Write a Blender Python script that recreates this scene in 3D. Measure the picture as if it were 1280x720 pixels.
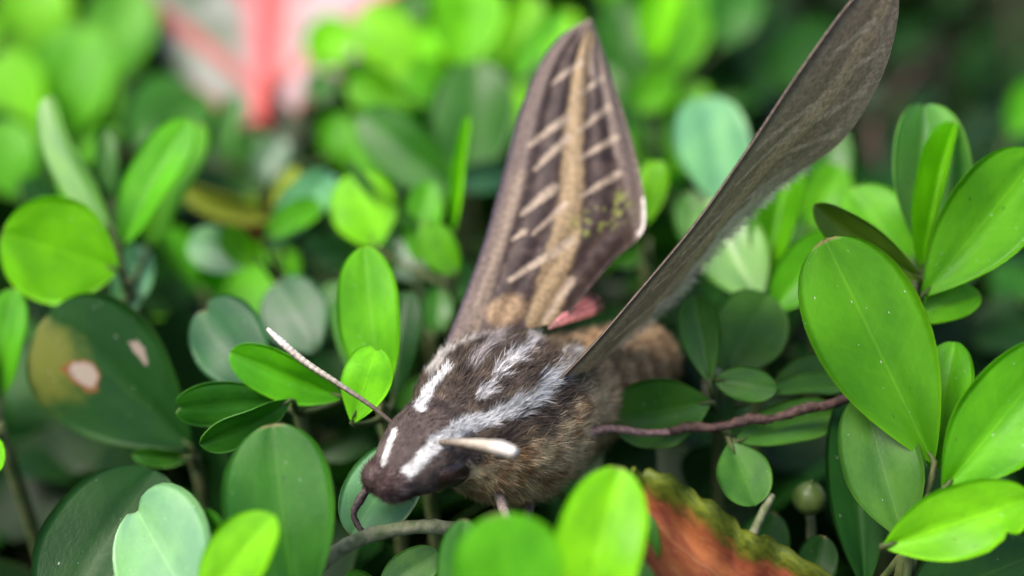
import bpy, math, random
import numpy as np
from mathutils import Vector, Matrix
R = math.radians
random.seed(11); rng = np.random.default_rng(5)
MM = 0.001                      # all layout is in millimetres, meshes are written in metres
sc = bpy.context.scene
for o in list(bpy.data.objects): bpy.data.objects.remove(o)
col = sc.collection

# ------------------------------------------------------------------ camera
PITCH = 30.0; LENS = 50.0; CAMZ = 566.0; PLANE = 500.0; T = 18.0 / LENS
cam = bpy.data.cameras.new('camera'); cam.lens = LENS; cam.sensor_width = 36.0
cam.clip_start = 0.005; cam.clip_end = 200
cam.dof.use_dof = True; cam.dof.focus_distance = 0.1135; cam.dof.aperture_fstop = 10.5
co = bpy.data.objects.new('camera', cam); col.objects.link(co)
co.location = (0, 0, CAMZ * MM); co.rotation_euler = (R(90 - PITCH), 0, 0)
sc.camera = co
# ------------------------------------------------------------------ world, sun, exposure
SUN_EL, SUN_AZ = 60.0, 255.0     # azimuth clockwise from +Y (away from the camera)
w = bpy.data.worlds.new('World'); sc.world = w; w.use_nodes = True
wn = w.node_tree; bg = wn.nodes['Background']
sky = wn.nodes.new('ShaderNodeTexSky'); sky.sky_type = 'NISHITA'; sky.sun_disc = False
sky.sun_elevation = R(SUN_EL); sky.sun_rotation = R(SUN_AZ); sky.dust_density = 5.0; sky.air_density = 1.0; sky.ozone_density = 0.4
wn.links.new(sky.outputs[0], bg.inputs[0]); bg.inputs[1].default_value = 0.15
sl = bpy.data.lights.new('sun', 'SUN'); sl.energy = 1.5; sl.angle = R(28); sl.color = (1, 0.96, 0.9)
so = bpy.data.objects.new('sun', sl); col.objects.link(so)
sd = Vector((math.sin(R(SUN_AZ)) * math.cos(R(SUN_EL)), math.cos(R(SUN_AZ)) * math.cos(R(SUN_EL)), math.sin(R(SUN_EL))))
so.rotation_euler = sd.to_track_quat('Z', 'Y').to_euler(); so.location = (0, 0, 3)
sc.view_settings.view_transform = 'Standard'; sc.view_settings.look = 'None'
sc.view_settings.exposure = 1.2; sc.view_settings.gamma = 1.0

# ------------------------------------------------------------------ pixel helpers
FW = np.array([0, math.cos(R(PITCH)), -math.sin(R(PITCH))]); RT = np.array([1.0, 0, 0])
UP = np.array([0, math.sin(R(PITCH)), math.cos(R(PITCH))]); CP = np.array([0, 0, CAMZ])
def P(x, y, d):
    return CP + d * (FW + RT * ((x - 640) / 640 * T) + UP * ((360 - y) / 640 * T))
def proj(p):
    q = np.asarray(p) - CP; d = q @ FW
    return 640 + (q @ RT) / d / T * 640, 360 - (q @ UP) / d / T * 640, d
def plane_d(y, z=PLANE):
    v = (y - 360) / 640 * T
    return (CAMZ - z) / (math.sin(R(PITCH)) + v * math.cos(R(PITCH)))
def ppx(d): return d * T / 640
def nrm(v): return v / (np.linalg.norm(v, axis=-1, keepdims=True) + 1e-12)
def seg_dist(x, y, pl):
    """distance to a pixel polyline and the 0..1 position along it"""
    best = np.full(x.shape, 1e9); par = np.zeros(x.shape); n = len(pl) - 1
    for i in range(n):
        ax, ay = pl[i]; bx, by = pl[i + 1]; dx, dy = bx - ax, by - ay
        t = np.clip(((x - ax) * dx + (y - ay) * dy) / (dx * dx + dy * dy), 0, 1)
        dd = np.hypot(x - ax - t * dx, y - ay - t * dy); m = dd < best
        best = np.where(m, dd, best); par = np.where(m, (i + t) / n, par)
    return best, par
def sstep(a, b, x):
    t = np.clip((x - a) / (b - a), 0, 1); return t * t * (3 - 2 * t)
def vnoise(x, y, seed=0):
    xi = np.floor(x).astype(int); yi = np.floor(y).astype(int); fx = x - xi; fy = y - yi
    fx = fx * fx * (3 - 2 * fx); fy = fy * fy * (3 - 2 * fy)
    def h(a, b):
        v = np.sin(a * 127.1 + b * 311.7 + seed * 74.7) * 43758.5453; return v - np.floor(v)
    return (h(xi, yi) * (1 - fx) + h(xi + 1, yi) * fx) * (1 - fy) + (h(xi, yi + 1) * (1 - fx) + h(xi + 1, yi + 1) * fx) * fy

# ------------------------------------------------------------------ node helper
class NT:
    def __init__(s, name):
        s.m = bpy.data.materials.new(name); s.m.use_nodes = True; s.t = s.m.node_tree
        s.t.nodes.clear(); s.out = s.n('ShaderNodeOutputMaterial')
    def n(s, ty, **kw):
        nd = s.t.nodes.new(ty)
        for k, v in kw.items(): setattr(nd, k, v)
        return nd
    def l(s, a, b): s.t.links.new(a, b)
    def put(s, sock, v):
        if isinstance(v, bpy.types.NodeSocket): s.l(v, sock)
        else: sock.default_value = v
    def math(s, op, a, b=0.0, c=None, clamp=False):
        nd = s.n('ShaderNodeMath', operation=op, use_clamp=clamp); s.put(nd.inputs[0], a); s.put(nd.inputs[1], b)
        if c is not None: s.put(nd.inputs[2], c)
        return nd.outputs[0]
    def mr(s, v, a, b, c=0.0, d=1.0):
        nd = s.n('ShaderNodeMapRange', interpolation_type='SMOOTHSTEP'); s.put(nd.inputs[0], v)
        for i, q in enumerate((a, b, c, d)): nd.inputs[i + 1].default_value = q
        return nd.outputs[0]
    def mix(s, f, a, b, blend='MIX'):
        nd = s.n('ShaderNodeMix', data_type='RGBA', blend_type=blend); s.put(nd.inputs[0], f)
        for i, v in ((6, a), (7, b)):
            s.put(nd.inputs[i], v if isinstance(v, bpy.types.NodeSocket) else (*v, 1.0))
        return nd.outputs[2]
    def noise(s, vec, scale, detail=2.0, rough=0.5):
        nd = s.n('ShaderNodeTexNoise'); nd.inputs['Scale'].default_value = scale
        nd.inputs['Detail'].default_value = detail; nd.inputs['Roughness'].default_value = rough
        if vec is not None: s.l(vec, nd.inputs['Vector'])
        return nd.outputs['Fac']

def leaf_material(name, mode='green'):
    t = NT(name)
    oi = t.n('ShaderNodeObjectInfo'); uv = t.n('ShaderNodeUVMap'); uv.uv_map = 'UVMap'
    tc = t.n('ShaderNodeTexCoord')
    if mode == 'mass':
        at = t.n('ShaderNodeAttribute', attribute_name='Col'); base = at.outputs['Color']
    else: base = oi.outputs['Color']
    sep = t.n('ShaderNodeSeparateXYZ'); t.l(uv.outputs[0], sep.inputs[0])
    xi = t.math('ABSOLUTE', t.math('MULTIPLY_ADD', sep.outputs[0], 2.0, -1.0)); v = sep.outputs[1]
    off = t.n('ShaderNodeVectorMath', operation='ADD'); t.l(uv.outputs[0], off.inputs[0])
    cmb = t.n('ShaderNodeCombineXYZ'); t.l(t.math('MULTIPLY', oi.outputs['Random'], 37.0), cmb.inputs[0]); t.l(t.math('MULTIPLY', oi.outputs['Random'], 91.0), cmb.inputs[1])
    t.l(cmb.outputs[0], off.inputs[1]); vec = off.outputs[0]
    n1 = t.noise(vec, 2.6, 3.0); n2 = t.noise(vec, 28.0, 3.0, 0.6)
    c = t.mix(t.mr(n1, 0.3, 0.7), t.mix(1.0, base, (0.72, 0.8, 0.8), 'MULTIPLY'), t.mix(1.0, base, (1.18, 1.12, 0.9), 'MULTIPLY'))
    c = t.mix(t.mr(n2, 0.35, 0.75, 0.0, 0.35), c, t.mix(1.0, c, (0.75, 0.82, 0.7), 'MULTIPLY'))
    light = t.mix(1.0, c, (1.7, 1.35, 1.5), 'MULTIPLY'); light = t.mix(1.0, light, (0.02, 0.025, 0.006), 'ADD')
    # side veins and midrib
    ph = t.math('SINE', t.math('MULTIPLY', t.math('SUBTRACT', v, t.math('MULTIPLY', xi, 0.22)), 70.0))
    vein = t.math('MULTIPLY', t.mr(ph, 0.6, 1.0), 0.05 if mode != 'pink' else 0.0); c = t.mix(vein, c, light)
    c = t.mix(t.math('MULTIPLY', t.mr(xi, 0.038, 0.012), 0.38), c, light)
    c = t.mix(t.math('MULTIPLY', t.mr(xi, 0.93, 0.99), 0.6), c, light)
    c = t.mix(t.math('MULTIPLY', t.mr(v, 0.978, 0.998), t.math('MULTIPLY', t.mr(oi.outputs['Random'], 0.2, 0.9), 0.8)), c, (0.30, 0.22, 0.11))
    gloss = t.mr(n1, 0.2, 0.8, 0.30, 0.46)
    if mode == 'spotted':
        for cu, cv, r, colr in ((0.25, 0.86, 0.36, (0.15, 0.17, 0.02)), (0.36, 0.66, 0.115, (0.22, 0.09, 0.025)), (0.37, 0.66, 0.085, (0.38, 0.31, 0.25)), (0.80, 0.52, 0.06, (0.34, 0.27, 0.22))):
            d = t.math('SQRT', t.math('ADD', t.math('POWER', t.math('ABSOLUTE', t.math('SUBTRACT', sep.outputs[0], cu)), 2.0), t.math('POWER', t.math('ABSOLUTE', t.math('SUBTRACT', v, cv)), 2.0)))
            d = t.math('ADD', d, t.math('MULTIPLY', t.math('SUBTRACT', t.noise(vec, 9.0, 3.0), 0.5), 0.16 if r < 0.2 else 0.3))
            c = t.mix(t.mr(d, r, r * (0.75 if r < 0.2 else 0.3)), c, colr)
    if mode == 'autumn':
        n3 = t.noise(vec, 4.5, 4.0, 0.65); n4 = t.noise(vec, 14.0, 4.0, 0.7)
        red = t.mix(t.mr(n3, 0.35, 0.62), (0.46, 0.16, 0.055), (0.28, 0.075, 0.04))
        red = t.mix(t.mr(n4, 0.5, 0.72, 0.0, 0.7), red, (0.52, 0.25, 0.09))
        red = t.mix(t.math('MULTIPLY', t.mr(v, 0.62, 0.85), t.mr(n4, 0.4, 0.6)), red, (0.25, 0.04, 0.07))
        e = t.math('ADD', sep.outputs[0], t.math('MULTIPLY', t.math('SUBTRACT', n3, 0.5), 0.35))
        edge = t.mr(e, 0.70, 0.84)
        c = t.mix(edge, red, t.mix(t.mr(n4, 0.4, 0.6), (0.16, 0.20, 0.02), (0.07, 0.10, 0.012)))
        c = t.mix(t.math('MULTIPLY', t.mr(n4, 0.63, 0.72), t.mr(e, 0.6, 0.9)), c, (0.03, 0.012, 0.012))
        rib = t.mr(t.math('ABSOLUTE', t.math('SUBTRACT', sep.outputs[0], 0.42)), 0.014, 0.004); c = t.mix(t.math('MULTIPLY', rib, 0.55), c, (0.45, 0.25, 0.12))
    if mode == 'pink':
        n3 = t.noise(vec, 5.0, 3.0)
        c = t.mix(t.mr(n3, 0.4, 0.6), (0.32, 0.34, 0.31), (0.13, 0.18, 0.11))
        c = t.mix(t.mr(sep.outputs[0], 0.55, 0.7), c, (0.46, 0.34, 0.37))
        g = t.math('SUBTRACT', v, t.math('MULTIPLY', xi, 0.45))
        ph2 = t.math('SINE', t.math('MULTIPLY', g, 17.0)); c = t.mix(t.mr(ph2, 0.35, 0.9, 0.0, 0.85), c, (0.50, 0.10, 0.09))
        c = t.mix(t.mr(xi, 0.30, 0.10), c, (0.62, 0.22, 0.24)); c = t.mix(t.mr(xi, 0.12, 0.05), c, (0.52, 0.05, 0.05))
    # dust specks
    if mode in ('green', 'spotted'):
        vo = t.n('ShaderNodeTexVoronoi', feature='F1'); vo.inputs['Scale'].default_value = 20.0; t.l(vec, vo.inputs['Vector'])
        sc2 = t.n('ShaderNodeSeparateColor'); t.l(vo.outputs['Color'], sc2.inputs[0])
        sz = t.math('MULTIPLY', t.math('POWER', sc2.outputs[0], 4.0), 0.16)
        sp = t.math('MULTIPLY', t.math('LESS_THAN', vo.outputs['Distance'], sz), t.math('GREATER_THAN', sc2.outputs[1], 0.2))
        c = t.mix(t.math('MULTIPLY', sp, 0.55), c, (0.55, 0.58, 0.5))
        vo2 = t.n('ShaderNodeTexVoronoi', feature='F1'); vo2.inputs['Scale'].default_value = 13.0; t.l(vec, vo2.inputs['Vector'])
        s3 = t.n('ShaderNodeSeparateColor'); t.l(vo2.outputs['Color'], s3.inputs[0])
        sp2 = t.math('MULTIPLY', t.math('LESS_THAN', vo2.outputs['Distance'], t.math('MULTIPLY', t.math('POWER', s3.outputs[2], 4.0), 0.13)), t.math('GREATER_THAN', s3.outputs[1], 0.6))
        c = t.mix(t.math('MULTIPLY', sp2, 0.7), c, (0.03, 0.035, 0.02))
    b = t.n('ShaderNodeBsdfPrincipled'); t.l(c, b.inputs['Base Color']); t.l(gloss, b.inputs['Roughness'])
    if mode in ('green', 'spotted'): t.l(oi.outputs['Alpha'], b.inputs['Specular IOR Level'])
    else: b.inputs['Specular IOR Level'].default_value = 0.10 if mode == 'mass' else 0.2
    tr = t.n('ShaderNodeBsdfTranslucent'); t.l(t.mix(1.0, c, (1.4, 1.55, 0.4), 'MULTIPLY'), tr.inputs['Color'])
    bp = t.n('ShaderNodeBump'); bp.inputs['Strength'].default_value = 0.10; bp.inputs['Distance'].default_value = 0.0006
    t.l(t.math('ADD', t.math('MULTIPLY', n2, 0.6), t.math('MULTIPLY', ph, 0.03)), bp.inputs['Height']); t.l(bp.outputs[0], b.inputs['Normal'])
    mx = t.n('ShaderNodeMixShader'); mx.inputs[0].default_value = 0.36 if mode != 'mass' else 0.12
    t.l(b.outputs[0], mx.inputs[1]); t.l(tr.outputs[0], mx.inputs[2]); t.l(mx.outputs[0], t.out.inputs[0])
    return t.m
def col_material(name, rough=0.7, spec=0.3, trans=0.0, bump=0.0, nscale=900.0, sheen=0.0):
    t = NT(name); at = t.n('ShaderNodeAttribute', attribute_name='Col'); tc = t.n('ShaderNodeTexCoord')
    n = t.noise(tc.outputs['Object'], nscale, 3.0, 0.65)
    c = t.mix(1.0, at.outputs['Color'], t.mix(t.mr(n, 0.3, 0.7), (0.7, 0.7, 0.7), (1.3, 1.3, 1.3)), 'MULTIPLY')
    b = t.n('ShaderNodeBsdfPrincipled'); t.l(c, b.inputs['Base Color']); b.inputs['Roughness'].default_value = rough
    b.inputs['Specular IOR Level'].default_value = spec
    if bump:
        bp = t.n('ShaderNodeBump'); bp.inputs['Strength'].default_value = bump; bp.inputs['Distance'].default_value = 0.0002
        t.l(n, bp.inputs['Height']); t.l(bp.outputs[0], b.inputs['Normal'])
    if trans:
        tr = t.n('ShaderNodeBsdfTranslucent'); t.l(c, tr.inputs['Color']); mx = t.n('ShaderNodeMixShader'); mx.inputs[0].default_value = trans
        t.l(b.outputs[0], mx.inputs[1]); t.l(tr.outputs[0], mx.inputs[2]); t.l(mx.outputs[0], t.out.inputs[0])
    else: t.l(b.outputs[0], t.out.inputs[0])
    return t.m
def plain_material(name, c1, c2, scale, rough=0.7, spec=0.3, bump=0.3):
    t = NT(name); tc = t.n('ShaderNodeTexCoord'); n = t.noise(tc.outputs['Object'], scale, 4.0, 0.65)
    b = t.n('ShaderNodeBsdfPrincipled'); t.l(t.mix(t.mr(n, 0.3, 0.7), c1, c2), b.inputs['Base Color'])
    b.inputs['Roughness'].default_value = rough; b.inputs['Specular IOR Level'].default_value = spec
    bp = t.n('ShaderNodeBump'); bp.inputs['Strength'].default_value = bump; bp.inputs['Distance'].default_value = 0.0004
    t.l(n, bp.inputs['Height']); t.l(bp.outputs[0], b.inputs['Normal']); t.l(b.outputs[0], t.out.inputs[0]); return t.m
M = dict(leaf=leaf_material('leaf_green'), spotted=leaf_material('leaf_spotted', 'spotted'), autumn=leaf_material('leaf_autumn', 'autumn'),
         pink=leaf_material('leaf_pink_veined', 'pink'), mass=leaf_material('leaf_mass', 'mass'),
         stem=plain_material('green_stem', (0.035, 0.065, 0.014), (0.075, 0.085, 0.03), 700.0),
         twig=plain_material('brown_twig', (0.02, 0.012, 0.010), (0.11, 0.06, 0.05), 1500.0),
         graytwig=plain_material('grey_green_twig', (0.06, 0.09, 0.03), (0.22, 0.22, 0.14), 800.0),
         soil=plain_material('soil', (0.006, 0.005, 0.003), (0.014, 0.011, 0.007), 60.0, 0.95, 0.1, 0.6),
         bud=plain_material('green_bud', (0.03, 0.06, 0.012), (0.06, 0.09, 0.02), 400.0, 0.45, 0.3, 0.1),
         fur=col_material('moth_fur', 0.75, 0.15, 0.25), skin=col_material('moth_skin', 0.8, 0.15, bump=0.5),
         wing=col_material('moth_wing', 0.62, 0.3, 0.10, 0.5, 2500.0), chitin=col_material('moth_chitin', 0.5, 0.35, bump=0.3, nscale=3000.0),
         eye=plain_material('moth_eye', (0.012, 0.006, 0.006), (0.03, 0.015, 0.013), 1500.0, 0.25, 0.5, 0.05))

# ------------------------------------------------------------------ mesh helpers
def mesh_np(name, verts, faces, mat, uv=None, colr=None, smooth=True):
    me = bpy.data.meshes.new(name); me.from_pydata((np.asarray(verts) * MM).tolist(), [], faces)
    if smooth: me.polygons.foreach_set('use_smooth', np.ones(len(me.polygons), dtype=bool))
    if uv is not None:
        ul = me.uv_layers.new(name='UVMap'); li = np.zeros(len(me.loops), dtype=np.int32); me.loops.foreach_get('vertex_index', li)
        ul.data.foreach_set('uv', np.asarray(uv, dtype=np.float32)[li].ravel())
    if colr is not None:
        a = me.color_attributes.new('Col', 'FLOAT_COLOR', 'POINT'); c = np.ones((len(verts), 4), dtype=np.float32); c[:, :3] = colr
        a.data.foreach_set('color', c.ravel())
    if mat: me.materials.append(mat)
    me.update(); return me
def obj(name, me, parent=None, loc=None):
    o = bpy.data.objects.new(name, me); col.objects.link(o)
    if parent: o.parent = parent
    if loc is not None: o.location = Vector(loc) * MM
    return o
def empty(name, loc, label, cat, group=None):
    o = bpy.data.objects.new(name, None); col.objects.link(o); o.location = Vector(loc) * MM
    o.empty_display_size = 0.004; o['label'] = label; o['category'] = cat
    if group: o['group'] = group
    return o
def sheet(V, thick_dir=None, thick=0.0):
    """grid (n,m,3) -> closed two-sided sheet: verts, faces, index of source vertex"""
    n, m, _ = V.shape
    du = np.gradient(V, axis=0); dv = np.gradient(V, axis=1); N = nrm(np.cross(du, dv))
    A = (V + N * thick / 2).reshape(-1, 3); B = (V - N * thick / 2).reshape(-1, 3); k = n * m
    F = []
    for i in range(n - 1):
        for j in range(m - 1):
            a, b, c, d = i * m + j, i * m + j + 1, (i + 1) * m + j + 1, (i + 1) * m + j
            F.append((a, d, c, b)); F.append((k + a, k + b, k + c, k + d))
    ring = [(i, 0) for i in range(n - 1)] + [(n - 1, j) for j in range(m - 1)] + [(i, m - 1) for i in range(n - 1, 0, -1)] + [(0, j) for j in range(m - 1, 0, -1)]
    ids = [i * m + j for i, j in ring]
    for q in range(len(ids)):
        a, b = ids[q], ids[(q + 1) % len(ids)]; F.append((a, k + a, k + b, b)[::-1])
    return np.vstack([A, B]), F
def tube(pts, rad, seg=8, smooth_n=0):
    pts = np.asarray(pts, float); rad = np.asarray(rad, float)
    if smooth_n:
        t0 = np.arange(len(pts)); t1 = np.linspace(0, len(pts) - 1, smooth_n)
        q = []
        for t in t1:                                        # Catmull-Rom
            i = min(int(t), len(pts) - 2); f = t - i
            p0, p1, p2, p3 = pts[max(i - 1, 0)], pts[i], pts[i + 1], pts[min(i + 2, len(pts) - 1)]
            q.append(0.5 * ((2 * p1) + (p2 - p0) * f + (2 * p0 - 5 * p1 + 4 * p2 - p3) * f * f + (3 * p1 - p0 - 3 * p2 + p3) * f ** 3))
        rad = np.interp(t1, t0, rad); pts = np.array(q)
    n = len(pts); tg = nrm(np.gradient(pts, axis=0)); ref = np.array([0.31, 0.2, 0.93]); V = []; F = []
    for i in range(n):
        a = np.cross(tg[i], ref); a = a / (np.linalg.norm(a) + 1e-9); b = np.cross(tg[i], a)
        for k in range(seg):
            an = 2 * math.pi * k / seg; V.append(pts[i] + rad[i] * (math.cos(an) * a + math.sin(an) * b))
    for i in range(n - 1):
        for k in range(seg):
            F.append((i * seg + k, i * seg + (k + 1) % seg, (i + 1) * seg + (k + 1) % seg, (i + 1) * seg + k))
    F.append(tuple(range(seg))[::-1]); F.append(tuple((n - 1) * seg + k for k in range(seg)))
    return np.array(V), F
def join(parts):
    V = []; F = []; k = 0
    for v, f in parts:
        V.append(v); F += [tuple(i + k for i in q) for q in f]; k += len(v)
    return np.vstack(V), F

# ------------------------------------------------------------------ leaf shapes (unit length along +Y, unit width, +Z up)
def leaf_grid(nv, nu, c=0.6, fold=0.10, curl=-0.12, wave=0.02, seed=0, notch=0.0, base=0.9, bend=0.0, edgecurl=0.0):
    v = 0.5 - 0.5 * np.cos(np.linspace(0, math.pi, nv)); v = 0.35 * v + 0.65 * np.linspace(0, 1, nv) if nv < 8 else v
    x = np.linspace(-1, 1, nu); x = np.sign(x) * np.abs(x) ** 0.85
    hw = np.where(v > c, 0.5 * np.sqrt(np.clip(1 - np.clip((v - c) / (1 - c), 0, 1) ** 2.35, 0, 1)) , 0.5 * np.sin(math.pi / 2 * np.clip(v / c, 0, 1)) ** base)
    hw = np.maximum(hw, 0.012)
    X = hw[:, None] * x[None, :]; Y = np.repeat(v[:, None], nu, 1)
    Y = Y - notch * np.exp(-(X / 0.07) ** 2) * sstep(0.8, 1.0, v)[:, None]
    Z = fold * np.abs(X) * 1.0 - 0.010 * np.exp(-(X / 0.035) ** 2) + curl * (Y - 0.3) ** 2 - edgecurl * (2 * X) ** 4
    Z = Z + wave * np.sin(Y * (5 + seed % 3) + seed) * (2 * X) + wave * 0.6 * np.sin(Y * 9 + seed * 2.1) * (2 * X) ** 2
    X = X + bend * (Y - 0.2) ** 2
    G = np.stack([X, Y, Z], -1); UV = np.stack([np.repeat((0.5 + 0.5 * x)[None, :], nv, 0), np.repeat(v[:, None], nu, 1)], -1)
    return G, UV
LEAF = {}
def leaf_mesh(kind, mat='leaf'):
    key = (kind, mat)
    if key in LEAF: return LEAF[key]
    S = dict(round=dict(c=0.52, fold=0.06, curl=-0.10, base=0.75, edgecurl=0.02), obov=dict(c=0.62, fold=0.10, curl=-0.10, base=0.95),
             elli=dict(c=0.5, fold=0.12, curl=-0.14, base=0.9), long=dict(c=0.55, fold=0.16, curl=-0.16, base=1.0),
             notch=dict(c=0.64, fold=0.05, curl=-0.10, notch=0.05, base=0.85, edgecurl=0.03), cup=dict(c=0.5, fold=0.55, curl=0.15, base=0.9),
             blade=dict(c=0.55, fold=0.45, curl=-0.20, base=0.9), droop=dict(c=0.58, fold=0.02, curl=-0.35, base=0.9),
             hook=dict(c=0.6, fold=0.12, curl=-0.14, base=0.9, bend=0.16), hookb=dict(c=0.6, fold=0.12, curl=-0.14, base=0.9, bend=-0.16),
             bite=dict(c=0.5, fold=0.12, curl=-0.14, base=0.9),
             lowa=dict(c=0.6, fold=0.12, curl=-0.2), lowb=dict(c=0.5, fold=0.2, curl=-0.12), lowc=dict(c=0.62, fold=0.05, curl=-0.3))[kind]
    low = kind.startswith('low')
    G, UV = leaf_grid(9 if low else 41 if kind == 'bite' else 21, 5 if low else 13, seed=len(LEAF), wave=0.025, **S)
    if kind == 'bite':
        yy = G[..., 1]; G[..., 0] -= np.where(G[..., 0] > 0, 1, 0) * np.clip(G[..., 0] / .4, 0, 1) ** 3 * (0.13 * np.exp(-((yy - .76) / .035) ** 2) + .05 * np.exp(-((yy - .68) / .03) ** 2))
    V, F = sheet(G, thick=0.014); uv = np.vstack([UV.reshape(-1, 2)] * 2)
    LEAF[key] = mesh_np('leaf', V, F, M[mat], uv); return LEAF[key]

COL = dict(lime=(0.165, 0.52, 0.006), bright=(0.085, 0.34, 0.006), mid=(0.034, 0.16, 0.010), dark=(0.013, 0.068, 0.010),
           blue=(0.03, 0.135, 0.045), deep=(0.009, 0.040, 0.008), yellow=(0.24, 0.30, 0.02), olive=(0.10, 0.19, 0.015), pale=(0.14, 0.36, 0.07))  # deep: shade of the hedge interior put into the leaf colour
GLOSS = dict(lime=0.16, bright=0.18, mid=0.34, dark=0.22, deep=0.10, blue=0.75, pale=0.7, leafy=0.2, olive=0.2, yellow=0.2)
COL['leafy'] = (0.065, 0.265, 0.006); COL['teal'] = (0.018, 0.115, 0.035); GLOSS['teal'] = 0.38; COL['skysheen'] = (0.15, 0.38, 0.17); GLOSS['skysheen'] = 1.0; COL['dull'] = (0.055, 0.175, 0.022); GLOSS['dull'] = 0.3  # the pale mint tone has sky reflection put into its colour, besides full gloss
def jitcol(c, a=0.12):
    f = 1 + random.uniform(-a, a); return (c[0] * f * (1 + random.uniform(-a, a)), c[1] * f, c[2] * f)
def place_leaf(parent, base, tip, W, roll, colr, kind, mat='leaf', face=None, name='leaf'):
    base = np.asarray(base); tip = np.asarray(tip); y = tip - base; L = np.linalg.norm(y); y = y / L
    n = -FW if face is None else np.asarray(face, float)
    n = n - y * (n @ y); n = n / np.linalg.norm(n); x = np.cross(y, n)
    cr, sr = math.cos(R(roll)), math.sin(R(roll)); x, n = x * cr + n * sr, n * cr - x * sr
    o = obj(name, leaf_mesh(kind, mat), parent); po = np.array(parent.location) / MM
    m = np.eye(4); m[:3, 0] = x * W; m[:3, 1] = y * L; m[:3, 2] = n * L; m[:3, 3] = (base - po) * MM
    o.matrix_basis = Matrix(m.tolist()); o.color = (*jitcol(COL[colr]), GLOSS.get(colr, 0.3)) if isinstance(colr, str) else (*colr, 0.3)
    return o
def sprig(label, leaves, group=None, node=None, dd=0.0, drop=45, rstem=0.62, stemmat='stem', extra=None, cat='sprig', name='shrub_sprig', tilt=(0, 0)):
    """leaves: (base_x, base_y, tip_x, tip_y, width_px, depth or None, lean, roll, colour, shape[, material])
    depth None = where the ray meets the top of the hedge; lean = depth gained per mm of picture length"""
    L3 = []
    for lf in leaves:
        bx, by, tx, ty, wp, d, lean, roll, c, k = lf[:10]
        d = plane_d(by) + dd if d is None else d
        b = P(bx, by, d); Lp = math.hypot(tx - bx, ty - by) * ppx(d); tp = P(tx, ty, d + lean * Lp)
        dm = d + lean * Lp * 0.5
        L3.append((b, tp, wp * ppx(dm) / max(math.cos(R(roll)), 0.2), roll, c, k, lf[10] if len(lf) > 10 else 'leaf'))
    if node is None: nd = np.mean([l[0] for l in L3], axis=0) + np.array([0, 0.5, -2.0])
    else: nd = P(*node)
    foot = nd + np.array([tilt[0], tilt[1], -drop])
    e = empty(name, foot, label, cat, group)
    parts = [tube([foot, foot * 0.5 + nd * 0.5 + np.array([1.2, 0.8, 0]), nd], [rstem * 1.3, rstem * 1.1, rstem], 8, 9)]
    for l in L3:
        a = nd * 0.75 + foot * 0.25 * 0 + nd * 0.25 - np.array([0, 0, 1.2]); dirn = nrm(l[1] - l[0])
        parts.append(tube([a, (a + l[0]) / 2 - np.array([0, 0, 0.3]), l[0], l[0] + dirn * 1.2], [rstem * 0.6, rstem * 0.45, rstem * 0.38, rstem * 0.08], 6, 8))
    V, F = join(parts); obj('stem', mesh_np('stem', V - foot, F, M[stemmat]), e)
    for l in L3: place_leaf(e, *l[:6], mat=l[6])
    if extra: extra(e, foot)
    return e

# ------------------------------------------------------------------ the setting
gv = [(-60000, -60000, 0), (60000, -60000, 0), (60000, 60000, 0), (-60000, 60000, 0)]
g = obj('ground', mesh_np('ground', np.array(gv, float), [(0, 1, 2, 3)], M['soil'])); g['kind'] = 'structure'; g['label'] = 'dark soil under the hedge'

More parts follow.
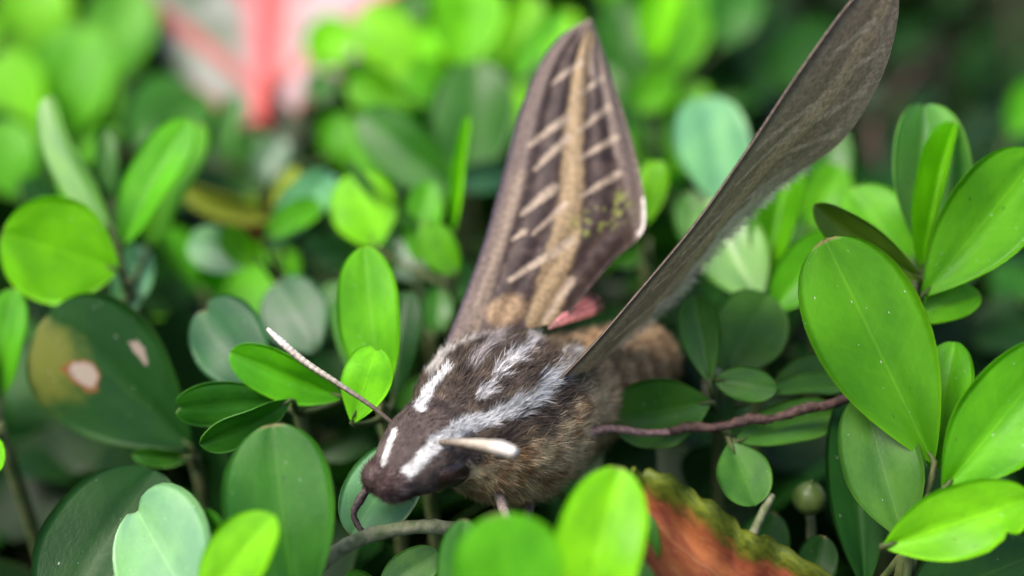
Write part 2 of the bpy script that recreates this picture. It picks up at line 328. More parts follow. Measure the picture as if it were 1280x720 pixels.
# ------------------------------------------------------------------ hedge: mass of leaves nobody could count, below the sprigs in view
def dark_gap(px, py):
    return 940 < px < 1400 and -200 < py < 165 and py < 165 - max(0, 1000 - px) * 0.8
def mass():
    G, UV = leaf_grid(5, 3, c=0.58, fold=0.15, curl=-0.2, wave=0.02); n = G.shape[0] * G.shape[1]; LV = G.reshape(-1, 3); LU = UV.reshape(-1, 2)
    LF = [(i * 3 + j, i * 3 + j + 1, (i + 1) * 3 + j + 1, (i + 1) * 3 + j) for i in range(4) for j in range(2)]
    Vs, Fs, Us, Cs = [], [], [], []; k = 0
    for it in range(15000):
        yv = random.uniform(20, 760); xv = random.uniform(-130 - yv * 0.42, 130 + yv * 0.42); deep = random.random() ** 1.3
        zv = PLANE - 24 - deep * 75
        c = np.array([xv, yv, zv]); qx, qy, qd = proj(c)
        if dark_gap(qx, qy) and zv > PLANE - 62: continue
        if 180 < qx < 430 and qy < 170 and qd < 245 and zv > PLANE - 50: continue
        if qd < 75: continue
        y = nrm(np.array([random.gauss(0, 1), random.gauss(0, 1), random.uniform(-0.3, 1.1)])); x = nrm(np.cross(y, nrm(np.array([random.gauss(0, .6), random.gauss(0, .6), 1.0])))); nn = np.cross(x, y)
        L = random.uniform(13, 21); W = L * random.uniform(0.45, 0.65)
        Vs.append(c + LV[:, :1] * W * x + LV[:, 1:2] * L * y + LV[:, 2:] * L * nn); Fs += [tuple(q + k for q in f) for f in LF]; k += n; Us.append(LU)
        b = COL['deep'] if dark_gap(qx, qy) else random.choice([COL['deep'], COL['dark'], COL['deep'], (0.005, 0.022, 0.005)]); f = random.uniform(0.7, 1.2); Cs.append(np.tile(np.array(b) * f, (n, 1)))  # interior shade painted in as near-black leaf colours, gap included
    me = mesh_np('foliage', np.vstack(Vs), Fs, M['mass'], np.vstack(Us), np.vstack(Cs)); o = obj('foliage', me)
    o['kind'] = 'stuff'; o['label'] = 'dense shaded green leaves inside the hedge'; o['category'] = 'foliage'
    parts = []
    for it in range(420):
        yv = random.uniform(60, 600); xv = random.uniform(-90 - yv * 0.4, 90 + yv * 0.4); a = np.array([xv, yv, random.uniform(330, 400)])
        b = a + np.array([random.gauss(0, 18), random.gauss(0, 18), random.uniform(60, 90)])
        if b[2] > PLANE - 22: b[2] = PLANE - 22
        parts.append(tube([a, (a + b) / 2 + np.array([random.gauss(0, 3), random.gauss(0, 3), 0]), b], [1.6, 1.2, 0.7], 5, 5))
    V, F = join(parts); o = obj('branches', mesh_np('branches', V, F, M['twig'])); o['kind'] = 'stuff'; o['label'] = 'thin brown branches deep inside the hedge'; o['category'] = 'branches'
mass()

# ------------------------------------------------------------------ deeper sprigs that fill the hedge between the named ones
def fill():
    cnt = 0
    yv = 55.0
    while yv < 400:
        step = 17 + yv * 0.03; half = 30 + yv * 0.46; xv = -half + random.uniform(0, step)
        while xv < half:
            x = xv + random.uniform(-6, 6); y = yv + random.uniform(-6, 6); xv += step
            qx, qy, qd = proj((x, y, PLANE - 8))
            if qd < 80 or qx < -140 or qx > 1420 or qy < -170 or qy > 830: continue
            low = 15 + 13 * sstep(170, 330, np.array(qy)) + random.uniform(0, 9)
            if qx < 240 and qy > 470: low += 18
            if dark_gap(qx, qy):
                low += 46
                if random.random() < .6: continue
            if 170 < qx < 430 and qy < 185 and qd < 250: low += 26
            top = np.array([x, y, PLANE - low]); foot = top + np.array([random.gauss(0, 4), random.gauss(0, 4), -34])
            far = qy < 250
            where = ('around the pink leaf' if qx < 450 and qy < 200 else 'behind the spotted leaf and the round lime leaf' if qx < 230 and qy < 480 else 'near the slender antenna' if qx < 540 and qy < 560
                     else 'behind the tip of the spread wing' if qx < 800 and qy < 130 else 'behind the spread wing' if qx < 800 and qy < 340 else 'in the dark gap past the narrow raised wing' if dark_gap(qx, qy) or (qx > 940 and qy < 120)
                     else 'around the cupped leaves' if qx > 1000 and qy < 400 else 'behind the narrow raised wing' if qx > 780 and qy < 400 else 'around the moth abdomen' if qx > 700 and qy < 540
                     else 'below the broad dusty leaves' if qx < 460 else 'under the moth' if qx < 800 else 'below the big leaning leaf')
            tint = random.choice(['mid', 'bright', 'mid', 'dark', 'bright', 'lime'] if far else ['mid', 'dark', 'dark', 'deep'])  # nearer low sprigs get darker leaf colours, standing in for shade
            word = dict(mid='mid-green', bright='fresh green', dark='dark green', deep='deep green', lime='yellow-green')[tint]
            e = empty('shrub_sprig', foot, f'{word} low shrub sprig {where}', 'sprig', f'low {word} sprigs {where}')
            ax = nrm(top - foot); parts = [tube([foot, (foot + top) / 2 + np.array([1, 1, 0]), top], [0.9, 0.8, 0.5], 6, 6)]
            a0 = random.uniform(0, 6.28); np_ = random.choice([3, 4, 4]); made = 0
            for k in range(np_):
                h = k * 6.0 + random.uniform(0, 2); b0 = top - ax * h
                for s in (0, 1):
                    an = a0 + k * 1.57 + s * 3.14 + random.uniform(-.3, .3); out = np.array([math.cos(an), math.sin(an), 0])
                    el = R(random.uniform(35, 70) - k * 14); y3 = out * math.cos(el) + np.array([0, 0, 1]) * math.sin(el)
                    L = random.uniform(12, 19) * (0.8 if k == 0 else 1.0); base = b0 + y3 * 1.5; tip = base + y3 * L
                    up = np.array([0, 0, 1.0]) * 1.0 - out * 0.4
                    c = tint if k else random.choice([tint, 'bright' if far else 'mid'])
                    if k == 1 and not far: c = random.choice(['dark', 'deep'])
                    if k >= 2: c = random.choice(['dark', 'deep', 'deep'])  # lower leaf pairs coloured darker to paint in the shade between sprigs
                    if dark_gap(qx, qy): c = random.choice(['dark', 'deep'])  # shade of the gap put into the leaf colour
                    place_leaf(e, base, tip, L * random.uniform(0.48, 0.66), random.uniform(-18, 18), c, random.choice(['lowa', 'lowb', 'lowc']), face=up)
                    parts.append(tube([b0, base + y3 * 0.8], [0.5, 0.35], 5)); made += 1
            V, F = join(parts); obj('stem', mesh_np('stem', V - foot, F, M['stem']), e); cnt += 1
        yv += step
    return cnt
NF = fill()

# ------------------------------------------------------------------ sprigs that the photograph shows one by one
# --- upper left
sprig('bright sprig with one large round leaf and upright pale blades above it', [
    (148, 338, 2, 292, 136, 133, -0.2, 8, 'lime', 'round'), (140, 290, 48, 122, 52, 138, 0.1, 30, 'pale', 'long'),
    (150, 310, 232, 146, 68, 139, 0.1, 20, 'bright', 'elli'), (185, 310, 246, 152, 66, 144, 0.1, 25, 'bright', 'elli'),
    (150, 405, 178, 303, 46, 137, 0.9, -20, 'skysheen', 'elli'), (120, 270, 72, 205, 40, 146, 0.2, 20, 'bright', 'elli'), (140, 250, 130, 160, 30, 150, 0.2, 0, 'mid', 'elli')], node=(158, 350, 138))
sprig('sprig whose large dark leaf has bleached holes and a yellow-brown patch', [
    (240, 560, 55, 395, 172, 130, 0.0, 6, 'dark', 'obov', 'spotted'), (120, 440, 70, 368, 80, 136, 0.3, 30, 'mid', 'round'),
    (240, 572, 165, 570, 26, 128, -0.2, 20, 'mid', 'elli')], node=(243, 572, 132))
sprig('sprig with narrow bright upright leaf close to the spotted leaf with holes', [
    (0, 500, 12, 360, 62, 131, 0.1, 12, 'bright', 'elli'), (-20, 540, -5, 590, 40, 120, -0.4, 0, 'lime', 'elli'), (-10, 500, -70, 400, 60, 130, 0, 0, 'mid', 'obov')])
# --- left middle, below the antenna
sprig('sprig under the slender antenna with blue-green rounded leaf and bright narrow leaf', [
    (338, 492, 250, 382, 100, 126, 0.3, 5, 'teal', 'notch'), (430, 498, 286, 443, 62, 121, -0.1, 15, 'bright', 'elli'),
    (362, 498, 218, 512, 58, 122, -0.3, 18, 'mid', 'notch'), (365, 500, 253, 560, 42, 119, -0.3, 38, 'mid', 'elli')], node=(372, 502, 124))
sprig('bright upright sprig between the slender antenna and the spread wing', [
    (478, 500, 452, 308, 82, 122, 0.1, 12, 'bright', 'elli'), (492, 500, 506, 362, 62, 129, 0.3, 20, 'dark', 'elli'),
    (440, 530, 470, 434, 64, 117, -0.1, 20, 'lime', 'notch'), (470, 500, 412, 372, 24, 127, 0.2, 50, 'mid', 'long')], node=(478, 508, 123))
# --- bottom left, sharp
sprig('sprig of broad dusty leaves below the moth head, one pale and glossy', [
    (372, 790, 338, 530, 140, 104, 0.15, 4, 'mid', 'obov'), (262, 790, 160, 628, 152, 101, 0.95, 0, 'skysheen', 'notch'),
    (250, 770, 332, 640, 78, 100, -0.1, 28, 'lime', 'hook'), (60, 800, 190, 582, 158, 112, 0.5, 14, 'dark', 'elli'),
    (300, 700, 246, 640, 44, 108, 0.2, 20, 'mid', 'elli')], node=(300, 800, 106))
sprig('pale green rounded leaf sprig directly behind the moth head and front leg', [
    (520, 548, 440, 668, 92, 117, -0.45, 0, 'skysheen', 'round'), (540, 560, 470, 520, 50, 126, 0.4, 20, 'dark', 'elli')])
# --- bottom centre, close
sprig('sprig with two bright blades standing in front of the moth underside', [
    (655, 800, 622, 644, 138, 92, 0.0, 6, 'bright', 'obov'), (722, 800, 772, 584, 112, 97, 0.1, 16, 'lime', 'elli'),
    (790, 780, 806, 642, 52, 103, 0.1, 20, 'mid', 'elli'), (575, 790, 578, 650, 60, 103, 0.1, 20, 'mid', 'elli')], node=(680, 850, 96))
sprig('small pale-tipped sprig under the curved grey twig', [
    (470, 740, 548, 690, 50, 112, 0.2, 10, 'pale', 'elli'), (500, 760, 430, 720, 40, 112, 0.2, 10, 'mid', 'elli')])
# --- right foreground
sprig('large sharp sprig with one big leaf leaning over smaller bright leaves', [
    (1168, 582, 1032, 300, 142, 113, 0.02, 10, 'leafy', 'obov'), (1166, 592, 1190, 425, 62, 116, 0.2, 35, 'bright', 'elli'),
    (1130, 676, 1078, 492, 96, 113, 0.2, 14, 'dull', 'elli'), (1082, 745, 1064, 488, 74, 118, 0.2, 14, 'dark', 'long'),
    (1178, 614, 1330, 430, 112, 109, -0.1, 10, 'bright', 'elli'), (1102, 684, 1292, 622, 88, 107, -0.15, 14, 'lime', 'bite'),
    (1130, 760, 1300, 690, 110, 112, 0.0, 20, 'dark', 'elli')], node=(1140, 668, 112), rstem=0.8, tilt=(-3, -2))
sprig('bright sprig of cupped leaves rising behind the big leaning leaf', [
    (1158, 330, 1152, 138, 92, 127, 0.25, 6, 'pale', 'cup'), (1150, 345, 1190, 148, 34, 124, 0.1, 30, 'lime', 'blade'),
    (1152, 372, 1300, 192, 112, 121, -0.1, 6, 'bright', 'obov'), (1156, 352, 1016, 264, 46, 122, -0.1, 25, 'olive', 'hook'),
    (1140, 330, 1062, 236, 86, 131, 0.3, 5, 'bright', 'elli'), (1130, 400, 1226, 366, 44, 122, -0.1, 25, 'bright', 'elli')], node=(1152, 384, 126))
# --- behind the near wing
sprig('sprig with pale glossy oval leaf and folded blade behind the raised narrow wing', [
    (905, 262, 880, 116, 98, 145, 0.9, 0, 'skysheen', 'round'), (955, 368, 990, 178, 62, 136, 0.2, 20, 'bright', 'blade'),
    (950, 380, 880, 248, 90, 134, 0.4, 4, 'pale', 'elli'), (962, 392, 1044, 290, 66, 132, 0.1, 10, 'bright', 'elli'),
    (900, 330, 856, 240, 60, 148, 0.4, 10, 'mid', 'elli')], node=(950, 395, 138))
sprig('green sprig of two upright leaves in the dark gap past the raised narrow wing', [
    (1030, 270, 1040, 150, 58, 152, 0.2, 10, 'mid', 'elli'), (1010, 290, 1050, 205, 60, 148, 0.1, 10, 'bright', 'elli'), (1060, 300, 1090, 230, 40, 150, 0.2, 10, 'mid', 'elli')])
sprig('tiny yellow-green leaf sprig touching the lower corner of the spread wing', [
    (806, 285, 820, 198, 40, 139, 0.2, 12, 'lime', 'notch'), (812, 300, 770, 330, 30, 150, 0.2, 10, 'mid', 'elli')])
# --- right of the abdomen
def twig_extra(e, foot):
    pts = [P(830, 541, 121.5), P(862, 534, 121), P(900, 534, 120.5), P(935, 524, 120), P(962, 524, 120), P(1010, 510, 120), P(1030, 508, 120), P(1070, 494, 120)]
    V, F = tube(pts, [0.30, 0.42, 0.36, 0.48, 0.36, 0.46, 0.38, 0.42], 8, 60); V = V + rng.normal(0, .06, V.shape)
    obj('twig', mesh_np('twig', V - foot, F, M['twig']), e)
    pts = [P(884, 500, 124), P(886, 480, 123.5), P(894, 462, 123)]
    V, F = tube(pts, [0.6, 0.7, 0.9], 8, 8); obj('twig_tip', mesh_np('twig_tip', V - foot, F, M['graytwig']), e)
sprig('sprig of small dull oval leaves beside the moth abdomen, crossed by a brown twig', [
    (888, 482, 868, 370, 50, 121.5, 0.2, 15, 'dull', 'obov'), (905, 470, 962, 366, 94, 125.5, 0.4, 8, 'dull', 'elli'),
    (890, 474, 970, 486, 44, 122, -0.3, 10, 'dull', 'elli'), (965, 482, 1050, 455, 44, 125.5, 0.4, 20, 'dull', 'elli'),
    (960, 490, 1060, 478, 26, 123.5, 0.3, 40, 'dull', 'elli'), (918, 552, 1050, 512, 52, 120.5, 0.2, 30, 'dull', 'elli'), (912, 552, 945, 630, 68, 120, -0.4, 6, 'dull', 'elli'),
    (890, 502, 764, 526, 90, 121.5, 0.1, 10, 'dull', 'elli'), (905, 490, 890, 540, 50, 124.5, 0.1, 0, 'dark', 'elli'), (920, 560, 870, 620, 90, 132, 0.2, 0, 'deep', 'elli')], node=(900, 500, 126), extra=twig_extra)
sprig('dark low sprig with a thin grey stalk between the reddish leaf and the green bud', [
    (930, 745, 968, 640, 66, 122, 0.3, 10, 'dark', 'elli'), (1010, 740, 1030, 670, 50, 120, 0.2, 10, 'deep', 'elli'), (820, 600, 760, 560, 80, 128, 0.3, 0, 'deep', 'elli')],
    extra=lambda e, f: obj('stalk', mesh_np('stalk', (lambda vf: vf[0] - f)(tube([P(938, 674, 118), P(952, 645, 118), P(965, 618, 118.5)], [0.45, 0.4, 0.35], 6, 6)), tube([P(938, 674, 118), P(952, 645, 118), P(965, 618, 118.5)], [0.45, 0.4, 0.35], 6, 6)[1], M['graytwig']), e))
# --- middle, behind the antenna and left of the spread wing
sprig('sprig with a thin upright edge-on blade left of the spread wing', [
    (566, 300, 583, 144, 18, 140, 0.0, 10, 'lime', 'long'), (572, 345, 528, 278, 50, 139, 0.1, 10, 'bright', 'elli'), (520, 330, 535, 225, 52, 146, 0.3, 10, 'bright', 'elli'),
    (545, 300, 430, 202, 18, 146, 0.0, 30, 'mid', 'long'), (470, 310, 440, 216, 84, 145, 0.2, 0, 'lime', 'round')], node=(560, 345, 142))
sprig('sprig with a large smooth oval leaf beside the spread wing edge', [
    (585, 225, 596, 74, 108, 168, 0.3, 0, 'mid', 'round'), (570, 240, 448, 140, 76, 158, 0.2, 8, 'mid', 'elli'), (500, 225, 445, 165, 60, 162, 0.2, 0, 'bright', 'elli'),
    (560, 230, 640, 215, 40, 165, 0.5, 0, 'blue', 'elli')], node=(572, 245, 166))
sprig('bright yellow-green leaf sprig behind the tip of the spread wing', [
    (580, 95, 588, -30, 92, 182, 0.1, 4, 'lime', 'obov'), (570, 118, 506, 88, 56, 178, 0, 10, 'bright', 'elli'), (640, 105, 702, 14, 34, 178, 0.1, 20, 'bright', 'elli'),
    (640, 90, 665, -10, 50, 190, 0.2, 10, 'lime', 'elli'), (520, 95, 455, 10, 78, 185, 0.2, 6, 'lime', 'obov'), (515, 130, 432, 104, 52, 182, 0.2, 12, 'bright', 'elli'), (480, 60, 520, -10, 50, 192, 0.2, 12, 'mid', 'elli')], node=(580, 135, 186))
sprig('yellowing long leaf sprig below the red-veined pink leaf', [
    (350, 275, 222, 238, 34, 165, 0.0, 25, 'yellow', 'long'), (345, 270, 368, 208, 28, 165, 0.1, 20, 'yellow', 'elli'), (330, 272, 305, 245, 24, 165, 0.1, 20, 'olive', 'elli')])
sprig('glossy pale and green leaf sprig above the tip of the slender antenna', [
    (335, 312, 415, 210, 56, 148, 0.9, 0, 'skysheen', 'elli'), (330, 300, 400, 250, 40, 148, 0.4, 20, 'bright', 'elli'), (325, 325, 232, 300, 60, 148, 0.6, 0, 'skysheen', 'elli'), (330, 330, 275, 290, 42, 146, 0.1, 20, 'bright', 'elli'),
    (395, 440, 345, 350, 88, 136, 0.5, 0, 'teal', 'round'), (400, 420, 420, 350, 40, 142, 0.3, 20, 'mid', 'elli'), (420, 345, 500, 320, 50, 152, 0.3, 0, 'mid', 'elli')], node=(350, 345, 152))
sprig('blue-green leaf sprig in shade between spread wing and oval leaf', [
    (520, 350, 500, 300, 60, 160, 0.4, 0, 'blue', 'elli'), (540, 380, 590, 330, 50, 150, 0.3, 0, 'mid', 'elli'), (545, 420, 548, 360, 40, 140, 0.3, 0, 'mid', 'elli')])
sprig('bright leaf sprig behind and between the two raised wings', [
    (800, 120, 860, -10, 96, 200, 0.1, 0, 'bright', 'obov'), (790, 110, 770, 0, 70, 196, 0.1, 0, 'mid', 'elli'), (815, 80, 835, -20, 50, 190, 0.1, 20, 'lime', 'blade'), (790, 140, 840, 90, 50, 188, 0.2, 0, 'bright', 'elli'),
    (900, 60, 930, -30, 70, 212, 0.2, 0, 'mid', 'elli'), (770, 140, 750, 80, 40, 190, 0.2, 0, 'mid', 'elli')])
sprig('yellow-green leaf sprig far back in the hedge by the pink leaf', [
    (70, 200, 105, 30, 110, 205, 0.1, 10, 'bright', 'obov'), (40, 210, 5, 60, 90, 200, 0.1, 10, 'lime', 'elli'), (130, 110, 165, -20, 100, 225, 0.1, 10, 'bright', 'elli'), (60, 90, 30, -40, 100, 235, 0.1, 0, 'lime', 'elli'),
    (170, 190, 215, 90, 70, 200, 0.6, 0, 'mid', 'elli'), (20, 250, 0, 150, 80, 180, 0.1, 0, 'bright', 'elli')])
sprig('green leaf sprig growing just below the base of the pink leaf', [
    (280, 200, 292, 118, 34, 185, 0.1, 10, 'mid', 'elli'), (330, 230, 350, 170, 44, 180, 0.3, 10, 'blue', 'elli'), (410, 200, 425, 140, 40, 182, 0.1, 0, 'bright', 'elli'),
    (305, 262, 322, 162, 66, 196, 0.1, 0, 'mid', 'elli'), (352, 250, 342, 168, 56, 200, 0.1, 0, 'dark', 'elli'), (200, 190, 250, 110, 70, 195, 0.6, 0, 'mid', 'elli'), (390, 130, 410, 90, 40, 200, 0.3, 0, 'mid', 'elli'), (395, 90, 425, 20, 60, 210, 0.1, 0, 'lime', 'elli')])
sprig('green leaf sprig beyond the cupped sprig, low in the dark gap', [
    (1240, 250, 1290, 200, 60, 175, 0.3, 0, 'mid', 'elli'), (1210, 250, 1185, 200, 40, 180, 0.2, 0, 'mid', 'elli'), (1260, 170, 1300, 100, 50, 190, 0.2, 0, 'bright', 'elli')])

# ------------------------------------------------------------------ pink leaf with red veins
pl = empty('pink_leaf', P(325, 200, 222), 'large pale pink leaf with red midrib and veins, standing behind the hedge sprigs', 'leaf')
place_leaf(pl, P(326, 175, 222), P(352, -150, 236), 46, 8, (1, 1, 1), 'obov', 'pink', name='blade')
V, F = tube([P(322, 330, 226), P(322, 250, 223), P(326, 172, 221.5), P(334, 90, 223)], [2.2, 2.1, 1.9, 1.2], 10, 16)
obj('stalk', mesh_np('stalk', V - np.array(pl.location) / MM, F, plain_material('red_stalk', (0.50, 0.05, 0.045), (0.60, 0.14, 0.11), 200.0, 0.5, 0.3, 0.1)), pl)

# ------------------------------------------------------------------ fallen reddish leaf with ragged green edge
def autumn_leaf():
    up = [(792, 585), (818, 589), (850, 603), (880, 621), (912, 647), (935, 663), (962, 675), (995, 689), (1040, 722), (1090, 765)]
    lo = [(785, 650), (800, 690), (830, 730), (870, 765), (905, 790), (935, 800), (960, 806), (985, 806), (1040, 800), (1092, 776)]
    n, m = 60, 22; ti = np.linspace(0, 9, n); ux = np.interp(ti, range(10), [p[0] for p in up]); uy = np.interp(ti, range(10), [p[1] for p in up])
    lx = np.interp(ti, range(10), [p[0] for p in lo]); ly = np.interp(ti, range(10), [p[1] for p in lo])
    uy = uy + 5 * np.sin(ti * 5.1) * np.sin(ti * 2.3 + 1) - 6 * (np.abs((ti * 1.15) % 1 - 0.5) - 0.25)
    G = np.zeros((n, m, 3)); UV = np.zeros((n, m, 2))
    for i in range(n):
        for j in range(m):
            c = j / (m - 1); x = lx[i] + (ux[i] - lx[i]) * c; y = ly[i] + (uy[i] - ly[i]) * c
            d = 101 + c * 7 + 2.2 * math.cos((c - 0.42) * 5) + 0.5 * math.sin(i * 0.5) * c + 4 * (i / n)
            G[i, j] = P(x, y, d); UV[i, j] = (c, i / (n - 1))
    f = P(960, 760, 112); e = empty('reddish_leaf', f, 'curled orange-red dying leaf with ragged green edge lying among green leaves', 'leaf')
    V, F = sheet(G, thick=0.3); obj('blade', mesh_np('blade', V - f, F, M['autumn'], np.vstack([UV.reshape(-1, 2)] * 2)), e)
    V, F = tube([P(1092, 773, 111), P(1110, 790, 112), P(1125, 820, 113)], [0.5, 0.6, 0.6], 6, 6); obj('leaf_stalk', mesh_np('leaf_stalk', V - f, F, M['twig']), e)
autumn_leaf()
# green bud and the curved twig
bp_ = P(1012, 622, 122); e = empty('green_bud', bp_, 'small round green bud in the dark between reddish leaf and big sprig', 'bud')
V, F = tube([bp_ + np.array([0, 0, z]) for z in (-1.4, -1.3, -0.9, -0.2, 0.5, 1.0, 1.3, 1.5, 1.9)], [0.3, 0.8, 1.25, 1.5, 1.35, 1.0, 0.5, 0.2, 0.1], 14, 24)
obj('berry', mesh_np('berry', V - bp_, F, M['bud']), e)
V, F = tube([bp_ + np.array([0, 0, -1.2]), bp_ + np.array([0.8, 0.5, -6]), bp_ + np.array([1.5, 2, -25])], [0.35, 0.4, 0.6], 6, 8); obj('stem', mesh_np('stem', V - bp_, F, M['graytwig']), e)
tp = [P(395, 712, 110), P(420, 690, 109.5), P(455, 672, 109.5), P(505, 660, 110.5), P(550, 659, 112), P(590, 668, 115), P(630, 700, 120)]
V, F = tube(tp, [0.6, 0.62, 0.6, 0.55, 0.6, 0.6, 0.6], 8, 40); V += rng.normal(0, 0.03, V.shape)
tw = obj('bare_twig', mesh_np('bare_twig', V - tp[3], F, M['graytwig']), None, tp[3]); tw['label'] = 'thin curved grey-green bare twig beneath the moth head'; tw['category'] = 'twig'

# ================================================================== the moth
A0 = P(474, 603, 110); B0 = P(832, 436, 134)
AX = B0 - A0; LEN = np.linalg.norm(AX); E1 = AX / LEN
E2 = np.cross(E1, np.array([0, 0, 1.0])); E2 = E2 / np.linalg.norm(E2)
if E2 @ FW > 0: E2 = -E2                     # E2 = the moth's flank turned to the camera
E3 = np.cross(E1, E2); E3 = E3 if E3[2] > 0 else -E3
TT = [0, .015, .04, .07, .11, .15, .185, .215, .25, .30, .36, .43, .49, .54, .60, .68, .76, .84, .91, .955, .985, 1.0]
HW = [.6, 1.5, 2.3, 3.0, 3.6, 3.95, 4.2, 4.9, 5.7, 6.4, 6.75, 6.6, 5.9, 4.8, 4.4, 4.2, 4.0, 3.7, 3.1, 2.4, 1.4, .2]
HH = [.5, 1.2, 1.85, 2.5, 3.05, 3.3, 3.4, 3.8, 4.5, 5.3, 5.8, 5.9, 5.4, 4.8, 4.4, 4.2, 4.0, 3.7, 3.1, 2.4, 1.4, .2]
OF = [0, .1, .3, .6, 1.0, 1.3, 1.35, 1.4, 1.5, 1.6, 1.5, 1.3, 1.0, .7, .5, .3, .1, -.1, -.2, -.2, -.2, -.2]
TT = np.array(TT); HW = np.array(HW); HH = np.array(HH); OF = np.array(OF)
def body(t, f):
    t = np.asarray(t); f = np.asarray(f)
    w_, h_, o_ = np.interp(t, TT, HW), np.interp(t, TT, HH), np.interp(t, TT, OF)
    seg = 1 + 0.03 * np.sin(t * 2 * math.pi / 0.075) * sstep(.56, .62, t)
    cr = 1 - 0.045 * np.exp(-((np.mod(f + math.pi, 2 * math.pi) - math.pi) / 0.22) ** 2) * sstep(.22, .3, t) * (1 - sstep(.4, .48, t))   # dorsal furrow
    ven = 1 + 0.22 * sstep(0, 1, -np.cos(f)) * sstep(.12, .24, t) * (1 - sstep(.48, .6, t))
    p = A0 + (t * LEN)[..., None] * E1 + (o_ + np.cos(f) * h_ * seg * cr * ven)[..., None] * E3 + (np.sin(f) * w_ * seg)[..., None] * E2
    return p
def body_n(t, f):
    e = 1e-3; a = body(np.clip(t + e, 0, 1), f) - body(np.clip(t - e, 0, 1), f); b = body(t, f + e) - body(t, f - e)
    n = nrm(np.cross(a, b)); c = A0 + (t * LEN)[..., None] * E1 + np.interp(t, TT, OF)[..., None] * E3
    s = np.sign(np.sum(n * (body(t, f) - c), -1, keepdims=True)); return n * np.where(s == 0, 1, s)
STR = [([(547, 553), (585, 531), (630, 518), (665, 500), (700, 466), (738, 425)], 11, 9, (0.46, 0.47, 0.48), .85),
       ([(540, 462), (556, 443), (590, 424), (625, 413), (665, 407)], 6, 5, (0.50, 0.48, 0.45), .85),
       ([(526, 507), (535, 490), (548, 472), (564, 457)], 8, 4, (0.56, 0.56, 0.57), 1.0),
       ([(604, 492), (622, 473), (640, 455), (662, 435), (682, 420)], 6.5, 6, (0.50, 0.49, 0.50), .9),
       ([(506, 595), (522, 579), (541, 560)], 8, 8.5, (0.60, 0.60, 0.60), 1.0),
       ([(478, 580), (485, 560), (493, 538)], 4, 3, (0.56, 0.55, 0.54), 1.0),
       ([(598, 452), (612, 436), (632, 422)], 9, 7, (0.30, 0.27, 0.27), .7)]
def lerp(a, b, f): return a + (np.asarray(b) - a) * f[..., None]
def body_col(t, f):
    p = body(t, f); x, y, d = proj(p); n = body_n(t, f); vis = np.sum(n * nrm(p - CP), -1) < 0.12
    fd = np.abs(np.mod(f + math.pi, 2 * math.pi) - math.pi); n1 = vnoise(t * 60, f * 6, 1); n2 = vnoise(t * 160, f * 14, 2)
    dark = lerp(np.tile(np.array([0.062, 0.048, 0.040]), t.shape + (1,)), (0.170, 0.128, 0.090), sstep(.35, .9, n1) * .8)
    c = dark
    c = lerp(c, (0.072, 0.055, 0.052), (1 - sstep(.17, .22, t)) * .8)                         # head: purple-brown
    c = lerp(c, (0.20, 0.145, 0.080), sstep(.46, .56, t) * (0.55 + .45 * n1) * .8)             # rear thorax
    tan = lerp(np.tile(np.array([0.72, 0.53, 0.33]), t.shape + (1,)), (0.36, 0.215, 0.11), sstep(.4, .8, n1))
    c = lerp(c, tan, sstep(1.75, 2.1, fd + (n2 - .5) * .5) * sstep(.10, .2, t))
    line = np.interp(x, [560, 590, 640, 690, 725, 760, 800], [622, 580, 562, 535, 490, 430, 380])
    c = lerp(c, tan, np.where(vis, sstep(-8, 14, y - line + (n2 - .5) * 26) * sstep(560, 600, x), 0))
    abd = lerp(np.tile(np.array([0.46, 0.32, 0.18]), t.shape + (1,)), (0.24, 0.145, 0.08), sstep(.2, .9, 0.5 + 0.5 * np.sin(t * 2 * math.pi / .075 + 1) + (n1 - .5) * .8))
    abd = lerp(abd, (0.045, 0.03, 0.025), np.exp(-((fd - .6) / .25) ** 2) * .3)
    c = lerp(c, abd, sstep(.60, .68, t))
    c = lerp(c, (0.42, 0.35, 0.24), sstep(2.2, 2.6, fd) * (1 - sstep(.2, .26, t)))            # cream under the head
    for plx, w0, w1, cc, op in STR:
        dd, pr = seg_dist(x, y, plx); wd = w0 + (w1 - w0) * pr
        m = (1 - sstep(.65, 1.25, dd / wd + (n2 - .5) * .5)) * op * vis * (t < .62)
        c = lerp(c, cc, m)
    return np.clip(c, 0.005, .9)

moth_at = A0 + E1 * LEN * .4 - E3 * 5.5
moth = empty('moth', moth_at, 'furry brown moth with white stripes and raised wings perched on the leaves', 'moth')
def mpart(name, V, F, mat, colr=None, parent=None):
    return obj(name, mesh_np(name, V - moth_at, F, mat, None, colr), parent or moth)
nt, nf = 150, 72
tg, fg = np.meshgrid(np.linspace(0, 1, nt), np.linspace(0, 2 * math.pi, nf, endpoint=False), indexing='ij')
BV = body(tg, fg); BC = body_col(tg, fg)
F = [(i * nf + j, (i + 1) * nf + j, (i + 1) * nf + (j + 1) % nf, i * nf + (j + 1) % nf) for i in range(nt - 1) for j in range(nf)]
F += [tuple(range(nf)), tuple((nt - 1) * nf + k for k in range(nf))[::-1]]
body_o = mpart('body', BV.reshape(-1, 3), F, M['skin'], BC.reshape(-1, 3) * .8)

